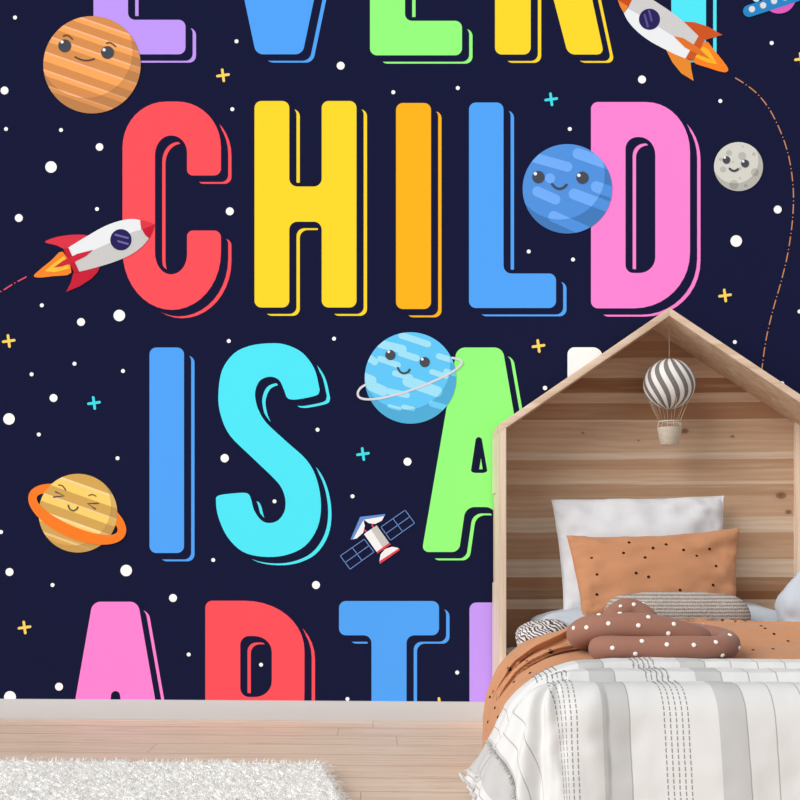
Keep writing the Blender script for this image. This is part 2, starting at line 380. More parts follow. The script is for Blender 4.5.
# moon
z = Z(705, 130, 800/70)
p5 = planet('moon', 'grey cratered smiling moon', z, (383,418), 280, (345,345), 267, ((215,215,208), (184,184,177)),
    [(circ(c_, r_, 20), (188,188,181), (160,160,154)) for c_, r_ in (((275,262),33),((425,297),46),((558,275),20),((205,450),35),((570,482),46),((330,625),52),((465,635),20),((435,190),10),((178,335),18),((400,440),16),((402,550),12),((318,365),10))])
eye(p5, z, (245,342), 44, (226,315), 14); eye(p5, z, (458,383), 46, (437,358), 14)
line('mouth', p5, z, [(282,442),(310,462),(345,466),(376,448)], 26, DK)
# rockets
def art_part(name, par, z, items, label=None):
    a = Art()
    for pts, rgb, ly in items: a.poly(z.l(pts), rgb, ly)
    return a.obj(name, par, label)
z = Z(25, 210, 800/140)
W1 = (238,242,246); G1 = (206,206,206)
r1 = art_part('rocket', mural, z, [(catmull([(247,215),(300,182),(350,152),(450,95),(540,62),(610,51),(658,58)],3,False)+[(664,110),(685,142),(708,162)]+catmull([(708,162),(670,208),(600,258),(500,300),(400,330),(308,353)],3,False), W1, 6),
    ([(308,353),(280,292),(385,232),(480,190),(560,150),(620,124),(668,112),(688,145),(708,162)]+catmull([(708,162),(670,208),(600,258),(500,300),(400,330),(308,353)],3,False)[1:-1], G1, 7)], 'white rocket with red fins and nose')
art_part('nose_cone', r1, z, [([(658,58),(700,66),(740,82),(672,110),(660,85)], (226,62,78), 8), ([(672,110),(740,82),(728,120),(708,162),(685,140)], (203,36,60), 8)])
art_part('fin', r1, z, [(catmull([(113,183),(170,157),(250,143),(320,141),(358,150),(300,184),(240,225),(180,202)],3), (223,58,78), 5.7)])
art_part('fin', r1, z, [([(235,468),(262,415),(276,360),(300,350),(428,324),(415,355),(380,392),(310,437)], (203,40,62), 5.7)])
art_part('collar', r1, z, [([(219,226),(247,214),(310,352),(282,360)], (200,38,55), 8)])
art_part('fin', r1, z, [([(165,328),(220,288),(300,250),(388,228),(350,262),(280,298),(210,322)], (210,45,66), 9)])
art_part('flame', r1, z, [(catmull([(215,238),(150,288),(80,345),(50,376),(80,386),(160,378),(265,358)],3), (250,138,48), 5.6), ([(224,262),(170,300),(113,350),(170,356),(256,335),(240,300)], (255,196,66), 7)])
wn = art_part('porthole', r1, z, [(circ((548,170),61), (45,40,92), 8)])
line('glint', wn, z, [(516,141),(588,160)], 11, (112,108,172), 8.5, 0); line('glint', wn, z, [(532,178),(588,194)], 11, (112,108,172), 8.5, 0)
z = Z(610, 0, 800/130)
bt = catmull([(85,80),(112,132),(170,196),(250,256),(340,304),(400,334),(465,360)],3,False)
tp = catmull([(545,222),(500,178),(450,131),(380,76),(300,22),(230,-20),(155,-45)],3,False)
r2 = art_part('rocket', mural, z, [(bt+tp+[(132,5),(110,50)], W1, 6), ([(110,50),(190,95),(300,165),(390,222),(520,275)]+tp+[(132,5)], (210,210,210), 7)], 'white rocket with orange fins and nose')
art_part('nose_cone', r2, z, [([(48,0),(40,-60),(100,-75),(155,-45),(132,5),(112,40)], (207,82,36), 8), ([(85,80),(62,40),(48,0),(112,40)], (233,137,56), 8)])
art_part('fin', r2, z, [(([(452,133),(520,136),(600,162),(693,215),(640,230),(590,244),(545,224)]), (207,88,42), 5.7)])
art_part('fin', r2, z, [([(343,303),(400,333),(465,358),(495,372),(500,425),(515,498),(440,452),(385,385)], (234,141,52), 5.7)])
art_part('collar', r2, z, [([(545,222),(587,236),(512,372),(465,358)], (208,92,42), 8)])
art_part('fin', r2, z, [([(392,222),(450,234),(540,290),(615,362),(540,333),(460,290)], (226,120,46), 9)])
art_part('flame', r2, z, [(catmull([(585,256),(640,308),(718,405),(724,438),(690,443),(600,415),(512,374)],3), (252,134,42), 5.6), ([(575,285),(610,308),(662,397),(600,385),(522,352),(560,300)], (255,184,52), 7)])
wn = art_part('porthole', r2, z, [(circ((243,118),65), (47,40,95), 8)])
line('glint', wn, z, [(213,92),(233,163)], 13, (92,86,150), 8.5, 0); line('glint', wn, z, [(240,66),(256,126)], 13, (92,86,150), 8.5, 0)
# satellite
z = Z(330, 500, 800/90); SR = (222,72,88); SB = (104,146,216)
sa = art_part('satellite', mural, z, [([(302,303),(415,225),(525,380),(415,462)], (244,246,248), 6), ([(365,262),(415,225),(525,380),(468,422)], (203,203,200), 6.4), ([(415,460),(525,380),(541,394),(421,477)], SR, 6.4)], 'white satellite with blue framed panels')
art_part('dish', sa, z, [([(438,548),(450,482),(490,436),(550,415),(600,424),(614,433)], (244,244,246), 6), ([(436,545),(612,430),(621,445),(444,569)], SR, 6.4)])
art_part('dish', sa, z, [([(295,172),(485,138),(460,185),(400,213),(345,206)], (244,246,250), 6), ([(268,150),(492,124),(486,143),(296,175)], SB, 6.4)])
art_part('dish', sa, z, [([(298,178),(310,230),(295,290),(240,340),(195,352)], (244,246,250), 6), ([(268,150),(298,176),(203,352),(182,350)], SB, 6.3)])
line('bracket', sa, z, [(374,212),(382,240)], 16, SR, 5.8, 0); line('bracket', sa, z, [(306,268),(330,286)], 16, SR, 5.8, 0)
for q, m1, m2 in ((((453,240),(668,90),(752,205),(538,358)), ((560,165),(645,281)), ((496,299),(710,148))), (((92,497),(305,348),(390,462),(178,615)), ((198,422),(284,538)), ((135,556),(348,405)))):
    a = Art()
    for l in [[q[i], q[(i+1) % 4]] for i in range(4)]+[m1, m2]:
        a.poly(z.l(stroke(l, 6.5)[0]), (112,150,218), 6)
    a.obj('solar_panel', sa)
# flying saucer
z = Z(730, 0, 800/70)
uf = art_part('flying_saucer', mural, z, [(capsule((217,126),(760,-50),68), (45,136,202), 6.5), (circ((560,-40),195,40), (222,96,192), 6), (circ((300,-20),42,20), (190,235,245), 5.9)], 'blue flying saucer with a pink dome')
for c_ in ((252,103),(380,60),(505,10),(630,-32)): art_part('lamp', uf, z, [(circ((c_[0]-3,c_[1]+3),38,18), (150,175,195), 7), (circ(c_,35,18), (222,226,232), 7.4)])
# dashed flight trails
def trail(name, pts, rgb, label, wd=1.3, start=0):
    pts = catmull(pts, 10, False); a = Art(); L = [0]
    for i in range(1, len(pts)): L.append(L[-1]+math.dist(pts[i], pts[i-1]))
    P = lambda t: (float(np.interp(t, L, [p[0] for p in pts])), float(np.interp(t, L, [p[1] for p in pts])))
    t = start
    while t < L[-1]-1:
        for ln in (9.0, .25):
            e = min(t+ln, L[-1])
            if ln < 1: a.poly(circ(P(e), wd*.55, 10), rgb, 4.5); t = e+3.5; continue
            q = [P(x) for x in np.linspace(t, e, 4)]
            if e > t+.3: a.poly(stroke(q, wd)[0], rgb, 4.5)
            t = e+3.5
    return a.obj(name, mural, label)
trail('flight_trail', [(735.5,78),(745,84),(757,93.5),(768,107),(777,123.5),(784.5,142),(789.5,160),(792.5,180),(793.5,200),(792,225),(787.5,255),(781,282),(773,310),(766,340),(761.5,372)], (200,140,102), 'orange dashed trail', 1.15)
trail('flight_trail', [(26,277),(13,284),(0,292),(-30,308),(-80,330)], (225,85,110), 'red dashed trail', 1.4)
# stars
for x, y, r in [(15,17.5,2),(4.5,90.5,4),(6,129,2),(61,130,2),(99.5,147,3.8),(51,167,5.8),(236.5,41.3,2),(340.7,65.7,4),(232.3,109.2,2),(393.3,92.2,2),(457.8,88,2),(569.8,129,2),(771.7,43,2),(642,79.5,4),(720.3,101,2),(97,209,2),(18.8,218,4),(41.8,305.3,2),(119.3,315.5,5.8),(81,322,4),(74.5,363.7,2),(31.6,374.3,2),(123,371,2),(53.5,398,4),(229.8,211.3,4),(228.8,341,2),(334,338.7,2),(528.7,251.5,2),(573,259.5,2),(545,388,2.2),(777.7,209.5,4),(736.2,241,5.8),(799.5,311.5,2),(734.8,342,2),(782,383.5,2.2),(9,419,5.8),(38.8,434.5,2),(117.5,458.2,2),(1,532,2),(9.5,572,4),(52.5,585,2),(126.2,570.5,5.8),(173,598,4),(317.5,429.7,2),(224.7,458.2,4.2),(274.5,501.3,2),(352.5,496.3,2),(213.2,560,2),(316,585,4),(407.5,461.7,4),(59,686.7,4),(10,697,6),(188.7,654.5,2),(261,664.7,2),(347.5,699,2),(457.2,672.5,2)]:
    a = Art(); a.poly(circ((x,y), r, 20), (255,255,255), 4.2); a.obj('star', mural)
for x, y, c_ in [(223,75.3,(255,217,104)),(551.2,99.3,(70,225,240)),(801,59,(255,217,104)),(8.7,341,(255,217,104)),(94,403,(70,225,240)),(538.5,346,(255,217,104)),(725,295.5,(255,217,104)),(363,454,(70,225,240)),(24.5,627.5,(255,217,104)),(439.7,704,(255,217,104))]:
    a = Art(); L = 5.6
    ca, sa_ = math.cos(-.14), math.sin(-.14)
    for dx, dy in ((1,0),(0,1)):
        ux, uy = dx*ca-dy*sa_, dx*sa_+dy*ca
        a.poly(stroke([(x-ux*L,y-uy*L),(x+ux*L,y+uy*L)], 2.7)[0], c_, 4.2+.3*dy)
    a.obj('sparkle', mural)

# ================================================================== HOUSE BED
YB, YF = -.02, -.22
ax = at(669.5, 307.5, YF); XLo = at(499.5, 424, YF).x; XRo = 2*ax.x-XLo; ZE = at(499.5, 424, YF).z; ZA = ax.z; TH = .0195
SLP = (ZA-ZE)/(ax.x-XLo); TZ = TH/math.cos(math.atan(SLP))
def pine(c_lo, c_mid, c_hi, along='Z', fine=1.0):
    def f(nt, b):
        sc = {'X': (1.2,30,30), 'Z': (30,30,1.2), 'Y': (30,1.2,30)}[along]
        v = coords(nt, 'Object', sc)
        g = noise_n(nt, v, 1.6*fine, 5, .6, .8)
        c = ramp(nt, g, [(.3, c_lo), (.5, c_mid), (.7, c_hi)])
        nt.links.new(c, b.inputs['Base Color']); bump(nt, b, g, .1, .0008)
    return f
M_pine_v = mat('pine_upright', rough=.6, spec=.25, build=pine((208,184,160), (224,203,182), (233,216,198), 'Z'))
M_pine_r = mat('pine_roof', rough=.6, spec=.25, build=pine((198,168,140), (217,191,166), (229,208,187), 'X', .8))
def panel(nt, b):
    tc = nt.nodes.new('ShaderNodeTexCoord'); sp = nt.nodes.new('ShaderNodeSeparateXYZ'); nt.links.new(tc.outputs['Object'], sp.inputs[0])
    wob = noise_n(nt, coords(nt, 'Object', (2.6,1,7)), 1.0, 2, .5)
    zz = math_n(nt, 'ADD', sp.outputs[2], math_n(nt, 'MULTIPLY', math_n(nt, 'SUBTRACT', wob, .5), .012))
    zn = math_n(nt, 'DIVIDE', zz, 1.3)
    def zp(py): return at(650, py, YB).z/1.3
    D1=(162,122,92); D2=(180,146,117); M1=(194,163,136); M2=(197,168,142); L1=(207,183,160); L2=(208,188,167); DD=(141,99,69)
    bands = [(900,D1),(610,L1),(600,DD),(592,D1),(578,L2),(560,D2),(534,L2),(518,M1),(497,D2),(485,L1),(482,M1),(470,D2),(460,L2),(454,M2),(438,M1),(422,L1),(420,D1),(403,M2),(394,DD),(378,M1),(358,D1),(343,D2)]
    bands = bands[:32]
    c = ramp(nt, zn, [(max(0, zp(y)), k) for y, k in bands], 'CONSTANT')
    sv = coords(nt, 'Object', (1.1, 1, 34))
    g = noise_n(nt, sv, 2.2, 6, .65, .9)
    wv = node(nt, 'ShaderNodeTexWave', wave_type='BANDS', bands_direction='Z'); nt.links.new(coords(nt, 'Object', (.35,1,1)), wv.inputs[0])
    wv.inputs['Scale'].default_value = 16; wv.inputs['Distortion'].default_value = 9; wv.inputs['Detail'].default_value = 2; wv.inputs['Detail Scale'].default_value = .5
    c = mixc(nt, ramp(nt, g, [(.3,(135,135,135)),(.55,(0,0,0))]), c, (140,98,70))
    gl = noise_n(nt, coords(nt, 'Object', (.8,1,17), (4,0,2)), 1.7, 4, .6, .5)
    c = mixc(nt, ramp(nt, gl, [(.5,(0,0,0)),(.7,(150,150,150))]), c, (216,196,172))
    c = mixc(nt, math_n(nt, 'MULTIPLY', wv.outputs['Fac'], .16), c, (150,108,80))
    # knots
    for kx, ky, kr in ((781,495.5,.014),(788.5,512,.009),(684.5,431,.011),(732.5,436.5,.005),(638.5,440.5,.003),(583,433,.004)):
        q = at(kx, ky, YB)
        dd = node(nt, 'ShaderNodeVectorMath', operation='DISTANCE')
        mp = node(nt, 'ShaderNodeMapping'); mp.inputs['Scale'].default_value = (.75,0,1.15); nt.links.new(tc.outputs['Object'], mp.inputs[0])
        nt.links.new(mp.outputs[0], dd.inputs[0]); dd.inputs[1].default_value = (q.x*.75, 0, q.z*1.15)
        ring = ramp(nt, math_n(nt, 'DIVIDE', dd.outputs['Value'], kr*2), [(0,(235,235,235)),(.36,(205,205,205)),(.5,(80,80,80)),(1,(0,0,0))])
        c = mixc(nt, ring, c, (96,58,38))
    nt.links.new(c, b.inputs['Base Color']); bump(nt, b, g, .08, .0006)
M_panel = mat('pine_back_panel', rough=.62, spec=.2, build=panel)
bed = thing('house_bed', 'pale pine children\'s bed with a gabled house-shaped headboard against the wall', 'bed', ((XLo+XRo)/2, -.7, 0))
org = wloc(bed)
m = MB().prism([(XLo+.004,0),(XRo-.004,0),(XRo-.004,ZE-TZ*.5),(ax.x,ZA-TZ*.5),(XLo+.004,ZE-TZ*.5)], YB, -.0075)
o = mesh_obj('back_panel', m.v, m.f, [M_panel], bed, m.m, False, origin=(0,0,0))
o.location = Vector((0,0,0))-org
# left side board, outer face recessed along the back for the grip
zr0, zr1 = at(493, 583, -.1).z, at(493, 493, -.1).z
ZT = lambda x: ZE-TZ+SLP*min(x-XLo, XRo-x)-.0003
def upright(m, x0, x1, y0, y1, z0, z1=None, bev=0):
    if z1 is None: pts = [(x0,z0),(x1,z0),(x1,ZT(x1)),(x0,ZT(x0))]
    else: pts = [(x0,z0),(x1,z0),(x1,z1),(x0,z1)]
    return m.prism(pts, y0, y1, bev=bev)
m = MB(); upright(m, XLo+.0032, XLo+TH, YF, YB-.0003, 0, bev=.001)
upright(m, XLo, XLo+.004, YF+.0006, -.125, 0); upright(m, XLo, XLo+.004, -.1248, YB-.0003, 0, zr0); upright(m, XLo, XLo+.004, -.1248, YB-.0003, zr1)
shade_auto(m.obj('side_board', [M_pine_v], bed))
shade_auto(upright(MB(), XRo-TH, XRo, YF, YB-.0003, 0, bev=.001).obj('side_board', [M_pine_v], bed))
for s in (-1, 1):
    xe = XLo if s < 0 else XRo
    shade_auto(MB().prism([(xe,ZE),(ax.x,ZA),(ax.x,ZA-TZ),(xe-s*0,ZE-TZ)], YF, YB, bev=.001).obj('roof_board', [M_pine_r], bed))
shade_auto(upright(MB(), XRo-TH-.045, XRo-TH-.0005, YB-.018, YB-.0005, .24).obj('corner_batten', [M_pine_v], bed))
for x in (XLo+.002, XRo-TH): shade_auto(MB().box((x,-1.21,.05), (x+.018,YF-.001,.17), bev=.002).obj('side_rail', [M_pine_v], bed))
shade_auto(MB().box((XLo+.002,-1.23,.0), (XRo-.001,-1.212,.17), bev=.002).obj('foot_board', [M_pine_v], bed))
m = MB()
for i in range(10): m.box((XLo+.021,-1.19+i*.118,.05), (XRo-.021,-1.12+i*.118,.066))
m.obj('slat_base', [M_pine_r], bed)

# ---------------------------------------------------------------- fabrics
def weave(nt, b, sc=900, st=.25):
    v = coords(nt, 'Object'); n1 = noise_n(nt, v, sc*.35, 2, .7); bump(nt, b, n1, st, .001)
def linen(rgb, rgb2, sc=260, st=.3, ws=14):
    def f(nt, b):
        v = coords(nt, 'Object'); n1 = noise_n(nt, v, sc, 2, .7); n2 = noise_n(nt, coords(nt, 'Object', (1,1,9)), 60, 3, .6); n3 = noise_n(nt, coords(nt, 'Object', (9,9,1)), 60, 3, .6)
        c = mixc(nt, math_n(nt, 'MULTIPLY', math_n(nt, 'ADD', n2, n3), .5), rgb, rgb2)
        nt.links.new(c, b.inputs['Base Color'])
        big = noise_n(nt, v, ws, 4, .55, .5)
        h = math_n(nt, 'ADD', math_n(nt, 'MULTIPLY', n1, .12), math_n(nt, 'MULTIPLY', big, .55))
        bump(nt, b, h, st, .006)
        b.inputs['Sheen Weight'].default_value = .15
    return f
M_white_linen = mat('white_linen', rough=.95, spec=.1, build=linen((218,218,221), (206,207,211)))
M_pale = mat('pale_blue_cotton', rough=.95, spec=.1, build=linen((190,197,206), (178,186,197), 200, .25))
M_rust = mat('rust_cotton', rough=.92, spec=.1, build=linen((194,139,103), (180,126,90), 300, .4, 10))
M_duvet = mat('rust_duvet_cotton', rough=.92, spec=.1, build=linen((203,147,109), (190,133,95), 300, .4, 7))
M_spot = mat('dark_brown_spot', (52,28,20), .9, .1)
M_brown = mat('brown_jersey', rough=.95, spec=.1, build=linen((160,115,98), (146,101,85), 400, .3, 25))
M_wspot = mat('white_felt_spot', (246,238,232), .9, .1)
M_matt = mat('mattress_cover', (225,224,222), .95, .1)

matt = shade_auto(MB().box((XLo+.024,-1.2,.067), (XRo-.024,-.024,.235), bev=.03).obj('mattress', [M_matt])); tag(matt, 'plain off-white mattress lying under the bedding of the house bed', 'mattress')

def fbm(x, y, z, s, o=3):
    return noise.fractal(Vector((x*s, y*s, z*s)), .7, 2.0, o, noise_basis='PERLIN_ORIGINAL')
def pillow(name, mats, TL, TR, BL, BR, T, pinch=(.05,.05), sag=0.0, n=44, seed=0, wr=.006, parent=None, pw=.42, flat_bottom=0):
    TL, TR, BL, BR = map(Vector, (TL, TR, BL, BR)); up = ((TL+TR)-(BL+BR)).normalized(); rt = ((TR+BR)-(TL+BL)).normalized()
    nr = rt.cross(up).normalized(); vs = []; fs = []
    g = np.sin(np.linspace(-PI/2, PI/2, n+1))
    H = ((TL+TR)-(BL+BR)).length/2; W = ((TR+BR)-(TL+BL)).length/2
    idx = {}
    for sgn in (1, -1):
        for j, b_ in enumerate(g):
            for i, a_ in enumerate(g):
                edge = i in (0, n) or j in (0, n)
                if edge and sgn < 0: idx[(sgn,i,j)] = idx[(1,i,j)]; continue
                aa = a_*(1-pinch[0]*(1-b_*b_)); bb_ = b_*(1-pinch[1]*(1-a_*a_))
                s_, t_ = (aa+1)/2, (bb_+1)/2
                p = (BL*(1-s_)+BR*s_)*(1-t_)+(TL*(1-s_)+TR*s_)*t_
                p -= up*sag*(1-a_*a_)*t_
                th = T/2*(max(0,(1-a_*a_))*max(0,(1-b_*b_)))**pw
                rad = max(abs(a_), abs(b_))
                w1 = fbm(a_*1.3+seed, b_*1.3, sgn*3.1+seed, 1.6, 4)*wr*(0.4+rad)
                corner = abs(a_*b_)
                w2 = math.sin((abs(a_)-abs(b_))*9+seed)*wr*.9*corner*(1-corner)*2
                if edge: w1 *= .4; w2 = 0
                p += nr*(sgn*th+w1+w2)
                idx[(sgn,i,j)] = len(vs); vs.append(p)
        for j in range(n):
            for i in range(n):
                q = [idx[(sgn,i,j)], idx[(sgn,i+1,j)], idx[(sgn,i+1,j+1)], idx[(sgn,i,j+1)]]
                fs.append(tuple(q if sgn < 0 else q[::-1]))
    # piped seam
    m = MB(); m.v = [tuple(v) for v in vs]; m.f = fs; m.m = [0]*len(fs)
    ring = [vs[idx[(1,i,0)]] for i in range(n)]+[vs[idx[(1,n,j)]] for j in range(n)]+[vs[idx[(1,n-i,n)]] for i in range(n)]+[vs[idx[(1,0,n-j)]] for j in range(n)]
    m.tube(ring+[ring[0]], .0016, 6)
    return m
def spots(m, px, rad, mi, ys=None, scale_z=.35, off=.0004, nseg=12):
    """small domed discs laid on the surface of mesh builder m where the listed sight lines meet it"""
    bv = BVHTree.FromPolygons([Vector(v) for v in m.v], m.f); add = []
    for p in px:
        if len(p) == 2:
            d = (FWD + RGT*((p[0]-PPX)/F) - UP*((p[1]-PPY)/F)).normalized()
            h, nrm, _, _ = bv.ray_cast(CAM, d)
            if h is None: continue
            if nrm.dot(d) > 0: nrm = -nrm
        else:
            h, nrm, _, _ = bv.ray_cast(Vector(p[:3]), Vector(p[3:]))
            if h is None: continue
            if nrm.dot(Vector(p[3:])) > 0: nrm = -nrm
        add.append((h, nrm))
    for h, nrm in add:
        t = nrm.orthogonal().normalized(); b_ = nrm.cross(t); vs = []; fs = []
        for k, (rr, hh) in enumerate(((1,-.5),(.95,.35),(.6,.85))):
            vs += [h + (t*math.cos(2*PI*i/nseg)+b_*math.sin(2*PI*i/nseg))*rad*rr + nrm*(hh*rad*scale_z+off) for i in range(nseg)]
        vs.append(h+nrm*(rad*scale_z+off))
        for k in range(2): fs += [(k*nseg+i, k*nseg+(i+1) % nseg, (k+1)*nseg+(i+1) % nseg, (k+1)*nseg+i) for i in range(nseg)]
        fs += [(2*nseg+i, 2*nseg+(i+1) % nseg, 3*nseg) for i in range(nseg)]
        m.add(vs, fs, mi)
    return m

# flat pale pillow under the others
m = pillow('', None, (.47,-.05,.30), (1.20,-.05,.315), (.47,-.385,.285), (1.20,-.385,.305), .155, (.02,.03), 0, 40, 5, .008, pw=.32)
tag(m.obj('pillow', [M_pale], smooth=True), 'pale blue flat pillow lying beneath the upright pillows', 'pillow')
# white upright pillow
Yt, Yb_ = -.085, -.155
m = pillow('', None, at(552,500,Yt), at(724,496,Yt), at(564,617,Yb_), at(726,617,Yb_), .125, (.035,.025), .0, 44, 1, .011)
tag(m.obj('pillow', [M_white_linen], smooth=True), 'large white linen pillow leaning upright against the wooden headboard panel', 'pillow')
# rust pillow
m = pillow('', None, at(567,536,-.22), at(739,528,-.22), at(584,622,-.315), at(735,620,-.315), .115, (.02,.06), .008, 44, 2, .009)
dots = [(591.5,558),(573.5,570),(597,574.5),(623.5,553),(629,542.5),(645,557.5),(636,573),(648.5,576.8),(653,548),(666,544.5),(683.5,550),(696.5,556),(709.5,549),(716,566),(713,585),(596.8,594.5),(680,590)]
spots(m, dots, .0042, 1)
spots(m, [(x_, .2, z_, 0, -1, 0) for x_, z_ in ((.66,.5),(.75,.45),(.82,.52),(.9,.46),(.97,.5),(.7,.4),(.86,.4))], .0042, 1)
tag(m.obj('pillow', [M_rust, M_spot], smooth=True), 'rust orange rectangular pillow with small dark dots in front of the white pillow', 'pillow')
# right white cushion
def blob(c, r, n=28, e=(2.4,2.4), seed=0, wr=.004, tilt=0):
    m = MB(); vs = []; fs = []
    sp = lambda v, p: math.copysign(abs(v)**(2/p), v)
    for j in range(n+1):
        ph = -PI/2+PI*j/n
        for i in range(2*n):
            t = PI*i/n
            p = Vector((r[0]*sp(math.cos(ph),e[0])*sp(math.cos(t),e[1]), r[1]*sp(math.cos(ph),e[0])*sp(math.sin(t),e[1]), r[2]*sp(math.sin(ph),e[0])))
            p *= 1+fbm(p.x+seed, p.y, p.z, 9, 3)*wr/max(r)*2
            if tilt: p.rotate(Matrix.Rotation(tilt, 3, 'Y'))
            vs.append(Vector(c)+p)
    N = 2*n
    for j in range(n):
        for i in range(N): fs.append((j*N+i, j*N+(i+1) % N, (j+1)*N+(i+1) % N, (j+1)*N+i))
    bm = bmesh.new()
    bv_ = [bm.verts.new(v) for v in vs]
    for f in fs: bm.faces.new([bv_[k] for k in f])
    bmesh.ops.remove_doubles(bm, verts=bm.verts[:], dist=1e-5); bmesh.ops.recalc_face_normals(bm, faces=bm.faces[:])
    return m.bm(bm)
m = blob((1.215,-.43,.375), (.115,.07,.125), seed=3, wr=.01, tilt=.55)
tag(m.obj('cushion', [M_pale], smooth=True), 'pale grey-white plump cushion at the right side of the bed, cut by the picture edge', 'cushion')
# striped cushion, left
def zebra(nt, b):
    v = coords(nt, 'Object', (1,1,1), (0,0,0), (0,.9,0))
    wv = node(nt, 'ShaderNodeTexWave', wave_type='BANDS', bands_direction='X'); nt.links.new(v, wv.inputs[0])
    wv.inputs['Scale'].default_value = 36; wv.inputs['Distortion'].default_value = 8; wv.inputs['Detail'].default_value = 3; wv.inputs['Detail Scale'].default_value = 1.4
    nt.links.new(ramp(nt, wv.outputs['Fac'], [(.34,(84,72,68)),(.60,(222,217,216))]), b.inputs['Base Color'])
M_zebra = mat('zebra_print', rough=.9, spec=.1, build=zebra)
m = blob((.475,-.36,.285), (.078,.1,.048), seed=9, wr=.006, tilt=-.1)
tag(m.obj('cushion', [M_zebra], smooth=True), 'small white cushion with dark brown wavy streaks beside the left side board', 'cushion')
# knitted bolster
def knit(nt, b):
    v = coords(nt, 'Object')
    wv = node(nt, 'ShaderNodeTexWave', wave_type='BANDS', bands_direction='Z'); nt.links.new(v, wv.inputs[0]); wv.inputs['Scale'].default_value = 34; wv.inputs['Distortion'].default_value = .6; wv.inputs['Detail Scale'].default_value = 3
    wx = node(nt, 'ShaderNodeTexWave', wave_type='BANDS', bands_direction='X'); nt.links.new(v, wx.inputs[0]); wx.inputs['Scale'].default_value = 60; wx.inputs['Distortion'].default_value = 1.5
    n1 = noise_n(nt, coords(nt, 'Object', (1,1,2.5)), 170, 2, .7)
    f = math_n(nt, 'ADD', math_n(nt, 'MULTIPLY', wv.outputs['Fac'], .3), math_n(nt, 'ADD', math_n(nt, 'MULTIPLY', wx.outputs['Fac'], .15), math_n(nt, 'MULTIPLY', n1, .7)))
    nt.links.new(ramp(nt, f, [(.25,(104,94,88)),(.5,(156,146,138)),(.75,(200,191,184))]), b.inputs['Base Color'])
    bump(nt, b, f, .8, .004)
M_knit = mat('grey_melange_knit', rough=1, spec=.05, build=knit)
bl, brr = at(603, 612, -.43), at(751, 614, -.43)
n = 40; m = MB(); vs = []; fs = []
for i in range(n+1):
    t = -1+2*i/n; rr = .059*(1-abs(t)**7)**.5*(1-.08*(t+.1)**2) if abs(t) < 1 else .001
    x = (bl.x+brr.x)/2+(brr.x-bl.x)/2*t; zc = .358-.008*t*t
    for k in range(28):
        a_ = 2*PI*k/28; vs.append((x, -.43+rr*.98*math.cos(a_), zc+rr*math.sin(a_)+.0015*math.sin(x*60)))
fs = [(i*28+k, i*28+(k+1) % 28, (i+1)*28+(k+1) % 28, (i+1)*28+k) for i in range(n) for k in range(28)]
m.add(vs, fs); m.f += [tuple(range(28))[::-1], tuple(n*28+k for k in range(28))]; m.m += [0,0]
o = m.obj('bolster', [M_knit], smooth=True); o.modifiers.new('s', 'SUBSURF').render_levels = 1
tag(o, 'grey melange knitted bolster cushion lying in front of the rust pillow', 'bolster')

# ---------------------------------------------------------------- draped bedding
def interp_s(xs, ys):
    xs = np.array(xs); ys = np.array(ys)
    def f(x):
        i = int(np.clip(np.searchsorted(xs, x)-1, 0, len(xs)-2)); t = min(1, max(0, (x-xs[i])/(xs[i+1]-xs[i]))); t = t*t*(3-2*t)
        return float(ys[i]*(1-t)+ys[i+1]*t)
    return f
def sheet(us, vs_, fn):
    P = []; nu, nv = len(us), len(vs_)
    for v in vs_:
        for u in us: P.append(fn(u, v))
    fs = [(j*nu+i, j*nu+i+1, (j+1)*nu+i+1, (j+1)*nu+i) for j in range(nv-1) for i in range(nu-1)]
    uv = [(u, v) for v in vs_ for u in us]
    return P, fs, uv
def drape(u, v, XL, XR, VF, zt, Rs, As, Rf, Af, zf=.006):
    dx = XL-u if u < XL else (XR-u if u > XR else 0); dy = max(0, v-VF)
    uc = min(max(u, XL), XR); vc = min(v, VF); d = math.hypot(dx, dy)
    z_ = zt(uc, vc)
    if d < 1e-9: return Vector((u, -v, z_)), 0, 0
    w_ = (abs(dx)/d)**2; R_ = Rs*w_+Rf*(1-w_); A = As*w_+Af*(1-w_)
    if d < R_*A: out, dr = R_*math.sin(d/R_), R_*(1-math.cos(d/R_))
    else: e = d-R_*A; out, dr = R_*math.sin(A)+e*math.cos(A), R_*(1-math.cos(A))+e*math.sin(A)
    Z_ = z_-dr
    if Z_ < zf:
        ex = zf-Z_; out += ex*.35; Z_ = zf+.010*(1-math.cos(min(ex*90, 60)))*.5
    return Vector((uc-dx/d*out, -vc-dy/d*out, Z_)), out, w_
def add_uv(o, uv, nface):
    me = o.data; ul = me.uv_layers.new(name='UVMap'); vi = np.zeros(len(me.loops), int); me.loops.foreach_get('vertex_index', vi)
    uv = np.array(uv+[(0,0)]*(len(me.vertices)-len(uv)), float); ul.data.foreach_set('uv', uv[vi].ravel())
